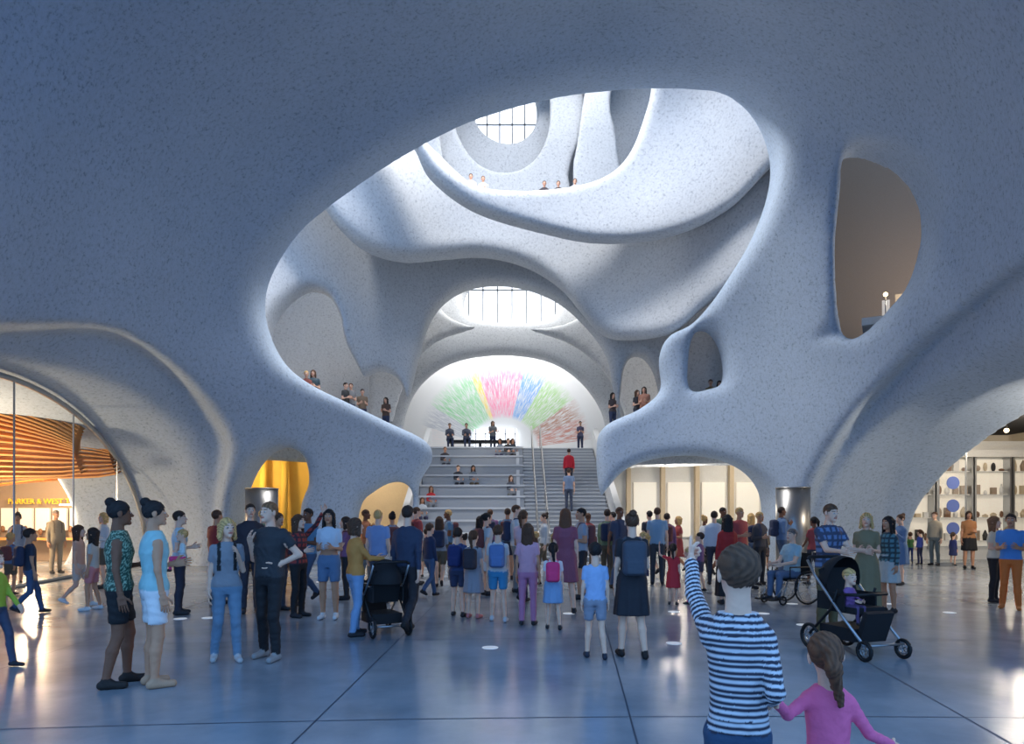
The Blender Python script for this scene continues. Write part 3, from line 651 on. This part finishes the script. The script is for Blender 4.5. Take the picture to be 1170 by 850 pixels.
    for sg,arm,hk in((1,la,lh),(-1,ra,rh)):
        S=np.array([sg*sw,cy(1.40+dz)+.005,1.40+dz])
        if isinstance(arm,tuple) and arm[0]=='to':
            tg=(Rn.T@(np.array(arm[1],float)-np.array([x,y,z0])))/s; v=tg-S; d=np.linalg.norm(v); dd=min(d,.535); u=v/d
            a=(.29**2-.25**2+dd*dd)/(2*dd); hh=math.sqrt(max(.29**2-a*a,0)); pr=np.array(arm[2] if len(arm)>2 else (.4*sg,.4,-1.)); pr=pr-(pr@u)*u; pr/=np.linalg.norm(pr)
            E=S+u*a+pr*hh; W=S+u*dd
        else:
            U,Fd=ARM[arm] if isinstance(arm,str) else arm
            U=nrm((U[0]*sg,U[1],U[2])); Fd=nrm((Fd[0]*sg,Fd[1],Fd[2])); E=S+U*.29; W=E+Fd*.25
        fd=nrm(W-E); ud=nrm(E-S); kk=.85 if (f or kid) else 1.
        long=top[1]=='long'; l=TOP if long else SKIN; ad=.008 if long else 0
        P.append(rc(S*.97+np.array([0,0,0]),E,.05*kk+ad,.037*kk+ad,l,.03,wr=wr if long else 0)); 
        if long:
            P.append(rc(E,W,.037*kk+ad,.03+ad*.6,TOP,.015,clip=((W-fd*.01,fd),),wr=wr)); P.append(rc(E+fd*.15,W,.028*kk,.024*kk,SKIN,.003))
        else: P.append(rc(E,W,.037*kk,.025*kk,SKIN,.015))
        if top[1] in('short','crop'):
            e=S+ud*.17; P.append(rc(S,e,.062*kk,.056*kk,TOP,.012,clip=((e,ud),),wr=wr*.7))
        hands.append((sg,W,fd,hk))
    if bag is not None:
        c=cy(1.25+dz)+.19; P.append(rbox((0,c,1.22+dz),(.145,.075,.21),.06,BAG)); P.append(rbox((0,c+.075,1.12+dz),(.11,.03,.09),.025,BAG,.006)); P.append(rc((-.04,c-.02,1.42+dz),(.04,c-.02,1.42+dz),.016,.016,BAG,.005))
    if extra: P+=extra(dz)
    V,Q,lab=build_prims(P,h)
    cols={SKIN:skin,HAIR:hair[1],EYEW:(225,222,218),IRIS:(40,28,20),LIP:(skin[0]*.85,skin[1]*.6,skin[2]*.6),TOP:top[0],BOT:bot[1] if len(bot)>1 else top[0],SHOE:shoe,BAG:bag or (20,20,20),BROW:tuple(c*.7 for c in hair[1])}
    pal=np.array([lin(cols[i]) for i in range(10)])
    if bag is not None:
        st=(lab==TOP)&(V[:,1]<cy(V[:,2])+.06)&(np.abs(np.abs(V[:,0])-.095)<.02)&(V[:,2]>1.12+dz); lab[st]=BAG
    C=pal[lab]
    def pattern(msk,pt,C):
        if pt[0]=='stripe':
            w=np.sin(V[:,2]*2*math.pi/pt[2])>pt[3]
            S0=pt[4]; dirn=nrm(pt[5]); t=(V-np.array(S0))@dirn; far=t>.05; w=np.where(far,np.sin(t*2*math.pi/pt[2])>pt[3],w)
            C[msk&w]=lin(pt[1])
        elif pt[0]=='plaid': 
            a=(np.sin(V[:,2]*2*math.pi/.09)>.3)|(np.sin(V[:,0]*2*math.pi/.08)>.3); C[msk&a]=lin(pt[1])
        elif pt[0]=='dots':
            rr=np.random.rand(len(V))<.28; C[msk&rr]=lin(pt[1])
    if pat: pattern(lab==TOP,pat,C)
    if botpat: pattern(lab==BOT,botpat,C)
    allV=[V*s]; allQ=[Q]; allC=[C]; o=len(V)
    hv,hq,hl=get_head(hair[0],q[1])
    hr=np.array(Matrix.Rotation(math.radians(yaw),3,'Z')@Matrix.Rotation(math.radians(roll),3,'Y')@Matrix.Rotation(math.radians(pitch),3,'X'))
    piv=np.array([0,.02,-.1]); hvv=((hv-piv)@hr.T+piv)*hs+np.array([0,cy(1.54+dz)*s-.012,(1.52+dz)*s+.115*hs])
    hc=pal[hl]; hm=hl==HAIR; hc=hc.copy(); hc[hm]*=(1+.3*np.sin(hv[hm,0]*170+12*np.sin(hv[hm,2]*20)+hv[hm,1]*60))[:,None]
    allV.append(hvv); allQ.append(hq+o); allC.append(hc); o+=len(hv)
    for sg,W,fd,hk in hands:
        v,qq=get_hand(hk,q[2]); v=v.copy()
        if sg<0: v[:,0]*=-1; qq=qq[:,::-1]
        zz=-fd; ref=np.array([1.,0,0]); 
        if abs(ref@zz)>.9: ref=np.array([0,0,1.])
        xx=nrm(ref-(ref@zz)*zz); yy=np.cross(zz,xx); Rm=np.stack([xx,yy,zz],1)
        sc=1. if sex=='m' and not kid else .93
        allV.append((v*sc*1.0@Rm.T+W)*s*(1.0)); allQ.append(qq+o); allC.append(np.repeat(pal[[SKIN]],len(v),0)); o+=len(v)
    V=np.concatenate(allV)@Rn.T
    ob=mkmesh(name,V,np.concatenate(allQ),[M['fig']],np.concatenate(allC)); ob.location=(x,y,z0); return ob
def P_(name,px,foot,head,**k):
    d=1280/(foot-590); H=(foot-head)/800*d; return person(name,X(px,d),d,H,**k)
BK=(28,22,22); BR=(82,54,36); BL=(205,165,105); DB=(52,36,28); SD=(124,82,60); SM=(200,147,114); SL=(236,190,162)
bx,by=X(843,2.72),2.72
gx_,gy_=X(946,2.98),2.98
hold=(X(880,2.78),2.78,Z(800,2.78))
person('boy_in_striped_shirt',bx,by,1.485,face=166,sex='m',skin=SL,hair=('kid',(86,60,42)),top=((205,207,214),'long'),bot=('pants',(42,70,100)),wd=.84,
   ra=('to',hold,(-.05,1,-.3)),la=('to',(X(788,3.16),3.16,Z(634,3.16)),(.6,.2,-.8)),lh='point',rh='grip',yaw=14,pitch=-8,pat=('stripe',(40,42,60),.028,-.1,(.14,0,1.42),(.35,-.6,.75)))
person('girl_in_pink_jacket',gx_,gy_,1.11,face=162,sex='f',skin=SL,hair=('pony',(98,64,42)),top=((232,105,150),'long'),bot=('pants',(30,28,38)),botpat=('dots',(225,225,225)),wd=.95,
   la=('to',(hold[0]+.03,hold[1]+.02,hold[2]-.01),(.3,.3,-1)),ra='out',lh='grip',yaw=6,pitch=-14,roll=8)
P_('woman_in_patterned_top',136,783,573,face=115,skin=SD,hair=('bun',BK),top=((45,75,62),'none'),pat=('dots',(150,175,150)),bot=('shorts',(18,18,22)),shoe=(35,28,25),la='bent',ra='down',leg='step',yaw=10)
P_('woman_in_teal_top',176,784,573,face=130,skin=SM,hair=('bun',BK),top=((150,195,198),'none'),bot=('shorts',(225,225,225)),shoe=(190,150,120),la='bent',ra='down',leg='stand',yaw=-10)
P_('woman_in_grey_top',259,755,592,face=25,skin=SL,hair=('bob',BL),top=((135,140,148),'short'),bot=('pants',(110,140,165)),shoe=(190,190,190),la='strap',ra='down',leg='step',bag=(25,25,28),yaw=20)
P_('man_in_black_tshirt',308,753,574,face=-15,sex='m',skin=SL,hair=('short',(130,92,60)),top=((48,50,55),'short'),bot=('pants',(28,28,32)),shoe=(150,150,150),la='hip',ra='strap',leg='step',yaw=-15)
P_('man_in_dark_jacket',286,700,576,face=30,sex='m',skin=SL,hair=('short',DB),top=((50,45,55),'long'),bot=('pants',(40,45,60)))
P_('man_in_red_shirt',248,690,583,face=150,sex='m',skin=SM,hair=('short',BR),top=((150,50,50),'short'),bot=('pants',(40,45,60)))
P_('boy_in_yellow_top',-6,762,628,face=80,sex='m',skin=SL,hair=('kid',BR),top=((160,185,60),'long'),bot=('pants',(60,70,95)),la='swing',leg='walk')
P_('boy_with_backpack',34,702,604,face=140,sex='m',skin=SM,hair=('kid',DB),top=((40,50,70),'short'),bot=('pants',(60,85,120)),bag=(38,50,78),leg='walk')
P_('man_in_beige_suit',64,655,583,face=60,sex='m',skin=SM,hair=('short',(150,140,130)),top=((165,150,125),'long'),bot=('pants',(160,145,122)),bag=(120,105,85))
P_('woman_in_peach_top',90,693,600,face=100,skin=SL,hair=('long',BR),top=((225,175,150),'short'),bot=('shorts',(215,200,190)),leg='walk',shoe=(220,220,220))
P_('woman_in_pink_shorts',106,697,603,face=-80,skin=SM,hair=('long',DB),top=((190,185,175),'short'),bot=('shorts',(205,130,130)),leg='step',shoe=(220,220,220))
P_('woman_holding_child',205,702,584,face=110,skin=SL,hair=('short',DB),top=((190,215,225),'short'),bot=('pants',(45,45,60)),la='bent',ra='bent')
d=1280/112; person('toddler_in_pink',X(216,d),d-.22,.85,face=-60,z0=.72,skin=SL,hair=('kid',BL),top=((205,225,230),'long'),bot=('pants',(225,70,130)),leg='sit',la='bent',ra='bent')
P_('woman_in_plaid_shirt',341,705,588,face=70,skin=SL,hair=('long',BR),top=((165,60,55),'long'),pat=('plaid',(60,40,50)),bot=('pants',(25,25,30)),la='raise',ra='bent')
P_('woman_in_checked_shirt',318,698,586,face=60,skin=SM,hair=('pony',BR),top=((120,60,60),'long'),bot=('pants',(60,65,80)))
P_('woman_in_denim_shorts',376,707,582,face=0,skin=SM,hair=('long',BK),top=((200,215,230),'crop'),bot=('shorts',(95,125,160)),la='bent',ra='bent',shoe=(230,230,230))
P_('woman_in_orange_jacket',406,726,592,face=125,skin=SL,hair=('bob',BR),top=((205,140,70),'long'),bot=('pants',(125,160,200)),la='fwd',ra='fwd',leg='step')
P_('man_in_navy_jacket',466,724,578,face=165,sex='m',skin=SL,hair=('short',DB),top=((44,54,78),'long'),bot=('pants',(38,35,40)),ra='back',la='down',leg='walk',shoe=(25,22,22))
P_('man_in_blue_tshirt',432,690,583,face=170,sex='m',skin=SL,hair=('short',BL),top=((130,155,200),'short'),bot=('pants',(60,65,80)))
P_('boy_in_navy_hoodie',491,682,598,face=140,sex='m',skin=SL,hair=('kid',BR),top=((35,50,85),'long'),bot=('pants',(70,95,130)),leg='walk')
P_('boy_with_blue_backpack',523,704,603,face=165,sex='m',skin=SL,hair=('kid',DB),top=((60,80,130),'short'),bot=('shorts',(50,60,90)),bag=(30,45,100),leg='step')
P_('girl_in_grey_dress',541,706,606,face=160,skin=SL,hair=('pony',BR),top=((150,150,160),'short'),bot=('dress',),shoe=(200,120,120),bag=(55,50,60))
P_('boy_in_blue_shorts',569,710,600,face=175,sex='m',skin=SL,hair=('kid',BR),top=((200,205,210),'short'),bot=('shorts',(60,140,185)),bag=(90,120,170),leg='step',shoe=(200,200,205))
P_('girl_in_pink_outfit',603,714,598,face=170,skin=SM,hair=('long',BR),top=((210,160,178),'short'),bot=('pants',(190,125,160)),leg='stand')
P_('girl_with_pink_backpack',632,719,620,face=175,skin=SL,hair=('pony',BK),top=((225,220,225),'short'),bot=('skirt',(130,165,205)),bag=(225,60,120),leg='step')
P_('woman_in_burgundy_dress',646,700,581,face=175,skin=SL,hair=('long',(105,68,46)),top=((145,80,100),'short'),bot=('dress',),leg='step')
P_('boy_in_blue_tshirt',680,752,620,face=178,sex='m',skin=SL,hair=('kid',BK),top=((150,180,220),'short'),bot=('shorts',(140,145,160)),shoe=(40,45,60),leg='step')
P_('woman_in_black_dress',722,751,586,face=180,skin=SL,hair=('bun',BR),top=((34,34,42),'short'),bot=('dress',),bag=(68,75,88),leg='step',ra='bent',shoe=(30,25,25))
P_('girl_in_red_dress',769,691,621,face=160,skin=SL,hair=('pony',DB),top=((205,50,60),'short'),bot=('dress',),la='wave')
P_('girl_in_teal_jacket',787,690,626,face=-120,skin=SL,hair=('kid',BL),top=((60,155,160),'long'),bot=('pants',(220,90,140)),ra='wave')
P_('man_in_light_blue_shirt',751,668,580,face=170,sex='m',skin=SL,hair=('short',BR),top=((140,170,195),'short'),bot=('pants',(60,65,75)))
P_('man_in_white_shirt',816,668,584,face=170,sex='m',skin=SL,hair=('short',DB),top=((205,212,222),'long'),bot=('pants',(50,55,70)))
P_('woman_in_red_shawl',831,690,588,face=180,skin=SL,hair=('long',BK),top=((165,35,35),'long'),bot=('long',(25,22,28)))
d=9.25; person('man_in_plaid_shirt',X(946,d),d,1.76,face=20,sex='m',skin=SL,hair=('short',(90,62,42)),top=((105,130,170),'short'),pat=('plaid',(60,70,95)),bot=('pants',(110,100,70)),la='fwd',ra='fwd',lean=.05,pitch=8)
person('toddler_in_stroller',X(968,8.15),8.1,.8,face=20,z0=.36,skin=SL,hair=('kid',BL),top=((130,90,150),'long'),bot=('pants',(90,70,110)),leg='sit',la='lap',ra='lap')
P_('woman_in_olive_dress',990,706,586,face=-30,skin=SL,hair=('bob',BL),top=((135,125,95),'short'),bot=('long',),la='bent',ra='bent',shoe=(40,35,35))
P_('woman_in_teal_shirt',1015,700,590,face=-70,skin=SM,hair=('long',BK),top=((90,140,150),'long'),pat=('plaid',(50,70,80)),bot=('skirt',(190,200,200)),ra='phone')
d=12.9; person('man_in_wheelchair',X(905,d),d,1.72,face=-70,sex='m',z0=.06,skin=SL,hair=('short',(110,100,95)),top=((165,195,205),'short'),bot=('pants',(90,110,140)),leg='sit',la='lap',ra='lap')
P_('man_in_orange_trousers',1155,696,587,face=-40,sex='m',skin=SM,hair=('short',DB),top=((80,140,210),'short'),bot=('pants',(215,115,50)),ra='bent',la='bent',shoe=(200,120,60),leg='step')
P_('woman_in_white_blouse',1136,688,590,face=40,skin=SL,hair=('long',(130,90,60)),top=((215,205,185),'short'),bot=('pants',(35,32,36)),la='bent',ra='bent')
d=1280/101; person('toddler_in_white',X(1143,d),d-.2,.8,face=0,z0=.78,skin=SL,hair=('kid',BL),top=((230,225,215),'short'),bot=('shorts',(200,190,170)),leg='sit',la='bent',ra='wave')
P_('woman_in_tan_top',1107,650,584,face=-20,skin=SM,hair=('bob',DB),top=((175,120,75),'short'),bot=('skirt',(20,20,24)),la='bent',shoe=(20,20,20))
P_('man_in_beige_sweater',1068,646,585,face=-60,sex='m',skin=SL,hair=('short',BR),top=((175,165,145),'long'),bot=('pants',(110,120,120)))
P_('girl_in_blue_coat',1051,645,605,face=200,skin=SL,hair=('pony',BR),top=((45,65,150),'long'),bot=('pants',(40,45,80)))
P_('boy_in_green_shirt',1040,643,608,face=150,sex='m',skin=SL,hair=('kid',BR),top=((90,140,80),'short'),bot=('pants',(50,70,130)))
P_('girl_in_blue_skirt',1089,646,608,face=120,skin=SL,hair=('pony',DB),top=((50,60,120),'long'),bot=('skirt',(50,60,110)))
tops=[(150,160,175),(200,205,210),(60,70,95),(170,70,70),(90,120,160),(120,140,110),(180,150,120),(210,180,190),(65,65,72),(130,90,130),(100,140,170),(195,120,80)]
bots=[(45,50,65),(70,90,120),(40,40,46),(120,125,130),(95,85,70),(60,60,90)]
crowd=[(266,672),(330,676),(352,690),(395,685),(448,672),(476,668),(487,660),(502,672),(512,660),(530,668),(548,663),(556,680),(580,662),(590,676),(612,668),(622,658),(634,676),(655,664),(664,684),(672,655),(694,668),(700,655),(708,672),(735,680),(742,658),(762,662),(775,655),(800,676),(805,655),(826,660),(845,672),(858,656),(868,668),(874,652),(893,660),(930,668),(1029,668),(20,668),(12,680),(118,672),(300,680),(418,665),(940,655),(598,690),(560,655)]
for i,(px,ft) in enumerate(crowd):
    sx=random.choice('mf'); kid=random.random()<.25; H=random.uniform(1.15,1.35) if kid else (random.uniform(1.68,1.85) if sx=='m' else random.uniform(1.58,1.72)); d=1280/(ft-590)
    bt=random.choice(['pants','pants','shorts']) if sx=='m' else random.choice(['pants','pants','skirt','dress','shorts'])
    nm=('boy' if sx=='m' else 'girl') if kid else ('man' if sx=='m' else 'woman')
    person(nm,X(px,d),d,H,face=random.choice([150,180,200,170,120,-120,30,-30,90,-80]),sex=sx,skin=random.choice([SL,SL,SM,SD]),hair=(random.choice(['short'] if sx=='m' else ['long','bob','pony','bun']),random.choice([BK,BR,DB,BL])),
      top=(random.choice(tops),random.choice(['short','long'])),bot=(bt,random.choice(bots)) if bt!='dress' else ('dress',),la=random.choice(['down','bent','phone','swing']),ra=random.choice(['down','bent','strap','back']),leg=random.choice(['stand','step','walk']),bag=random.choice([None,None,(40,50,80),(110,60,60)]))
def tier(py):
    k=(590-py)/800; z=(1.6+25*k)/(1-1.837*k); i=max(1,min(9,round(z/.49))); return i
for px,py,c in((492,580,(190,40,45)),(523,556,(60,60,66)),(540,558,(110,120,130)),(508,530,(70,65,70)),(572,524,(150,160,170)),(583,572,(80,85,95)),(593,526,(60,70,80)),(580,522,(60,60,60)),(478,598,(190,195,200))):
    i=tier(py); y=25+.9*i+.22; sx=random.choice('mf')
    person('seated_visitor',min(X(px,y),.0) if px>560 else max(X(px,y),-3.6),y,1.7,face=random.choice([-15,0,20]),sex=sx,z0=.49*i-.40,skin=random.choice([SL,SM]),hair=('short' if sx=='m' else 'long',random.choice([BK,BR])),top=(c,'long'),bot=('pants',random.choice(bots)),leg='sit',la='lap',ra='lap',lean=.15)
def steps(px,py,nm,**k):
    kk=(590-py)/800; z=(1.6+25*kk)/(1-1.837*kk); i=max(1,min(29,int(z/.1633))); y=25+.3*(i-1)+.16; person(nm,X(px,y),y,1.72,z0=.1633*i,**k)
steps(650,557,'man_in_red_sweater',face=180,sex='m',top=((200,30,50),'long'),bot=('pants',(40,42,55)))
steps(650,584,'man_climbing_stairs',face=180,sex='m',top=((110,130,160),'short'),bot=('pants',(60,70,90)),leg='stand')
for px in(514,533): person('bench_visitor',X(px,35.2),35.1,1.7,face=10,sex='m',z0=4.98,top=((90,95,110),'long'),leg='sit',la='lap',ra='lap')
for px,d,c in((350,23.6,(120,60,50)),(358,23.9,(60,80,90)),(395,26,(60,60,60)),(401,26.2,(130,130,130)),(414,27.1,(130,110,90)),(441,29,(90,70,60)),(700,28,(70,60,60)),(728,27.4,(50,50,55)),(736,27.1,(170,120,100)),(812,25.6,(150,130,90)),(822,25.4,(90,110,120)),(563,36.5,(120,125,130)),(663,36.5,(90,90,120))):
    person('gallery_visitor',X(px,d),d,random.uniform(1.6,1.72),face=random.choice([0,20,-20,30,60]),sex=random.choice('mf'),z0=4.9,hair=(random.choice(['short','long']),random.choice([BK,BR,BL])),top=(c,'short'),la=random.choice(['bent','fwd']),ra='bent')
for px,d,c in((538,28.0,(210,205,205)),(552,28.2,(200,200,205)),(622,28.6,(50,45,55)),(638,28.6,(55,45,50)),(657,28.4,(190,195,205)),(487,27.8,(40,45,60))):
    person('balcony_visitor',X(px,d),d,1.9,face=0,sex='m',z0=13.4,hair=('short',random.choice([BK,BR])),top=(c,'long'),la='bent',ra='bent')
# ------------------------------------------------------------------ lights
w=bpy.data.worlds.new('world'); scene.world=w; w.use_nodes=True; bg=w.node_tree.nodes['Background']; bg.inputs[0].default_value=(.235,.50,.97,1); bg.inputs[1].default_value=1.75
def area(n,loc,sx,sy,P,col,rot=(0,0,0)):
    l=bpy.data.lights.new(n,'AREA'); l.shape='RECTANGLE'; l.size=sx; l.size_y=sy; l.energy=P; l.color=col; o=bpy.data.objects.new(n,l); o.location=loc; o.rotation_euler=rot; scene.collection.objects.link(o)
def pt(n,loc,P,col,r=.3):
    l=bpy.data.lights.new(n,'POINT'); l.energy=P; l.color=col; l.shadow_soft_size=r; o=bpy.data.objects.new(n,l); o.location=loc; scene.collection.objects.link(o)
area('fill_atrium',(-2.5,20.8,18),10,2.4,2300,(1,.96,.91))  # unseen area lamp added behind the front wall to light the inner galleries
area('fill_upper',(.5,26.4,23),8,1.8,1250,(1,.98,.95))  # added out of view above the parapet to brighten the swirl walls
area('fill_rear',(0,34.8,17.5),9,1.2,1250,(1,.97,.92))  # hidden lamp added between screen and rear wall, lights arch and stairs
area('mural_light',(0,40.5,12.5),12,2,520,(1,.98,.95),(math.radians(15),0,0))
W=(1,.74,.46)
pt('lamp_lobby',(-14.5,17,2.2),800,W); pt('lamp_lobby_rear',(-15.5,22.5,2.4),750,W); pt('lamp_amber',(-10,25.5,3.4),230,(1,.7,.35))
pt('lamp_lower_left',(-6.2,28.5,3.6),190,(1,.8,.55)); pt('lamp_lower_right',(6.5,28.2,3.8),240,(1,.88,.74)); pt('lamp_lower_right_far',(10,27.5,3.8),250,(1,.86,.68))
pt('lamp_collections',(15.8,22,4.1),300,(1,.86,.68)); pt('fill_sun_patch',(14.0,15.5,4.2),800,(1,.84,.66))  # front point light is added to imitate a warm sun patch on the floor
pt('lamp_right_gallery',(11.9,19.2,8.6),160,(1,.82,.64)); pt('lamp_l2_left',(-9.3,29,8.5),100,(1,.82,.62)); pt('lamp_l2_right',(7.8,30,7.8),110,(1,.82,.62))
cam=bpy.data.cameras.new('camera'); cam.sensor_width=36; cam.lens=FPX/1170*36; cam.shift_y=(HY-425)/1170; cam.clip_end=300
co=bpy.data.objects.new('camera',cam); co.location=(0,0,EYE); co.rotation_euler=(math.pi/2,0,0); scene.collection.objects.link(co); scene.camera=co
scene.view_settings.view_transform='Standard'
print('objects',len(bpy.data.objects))
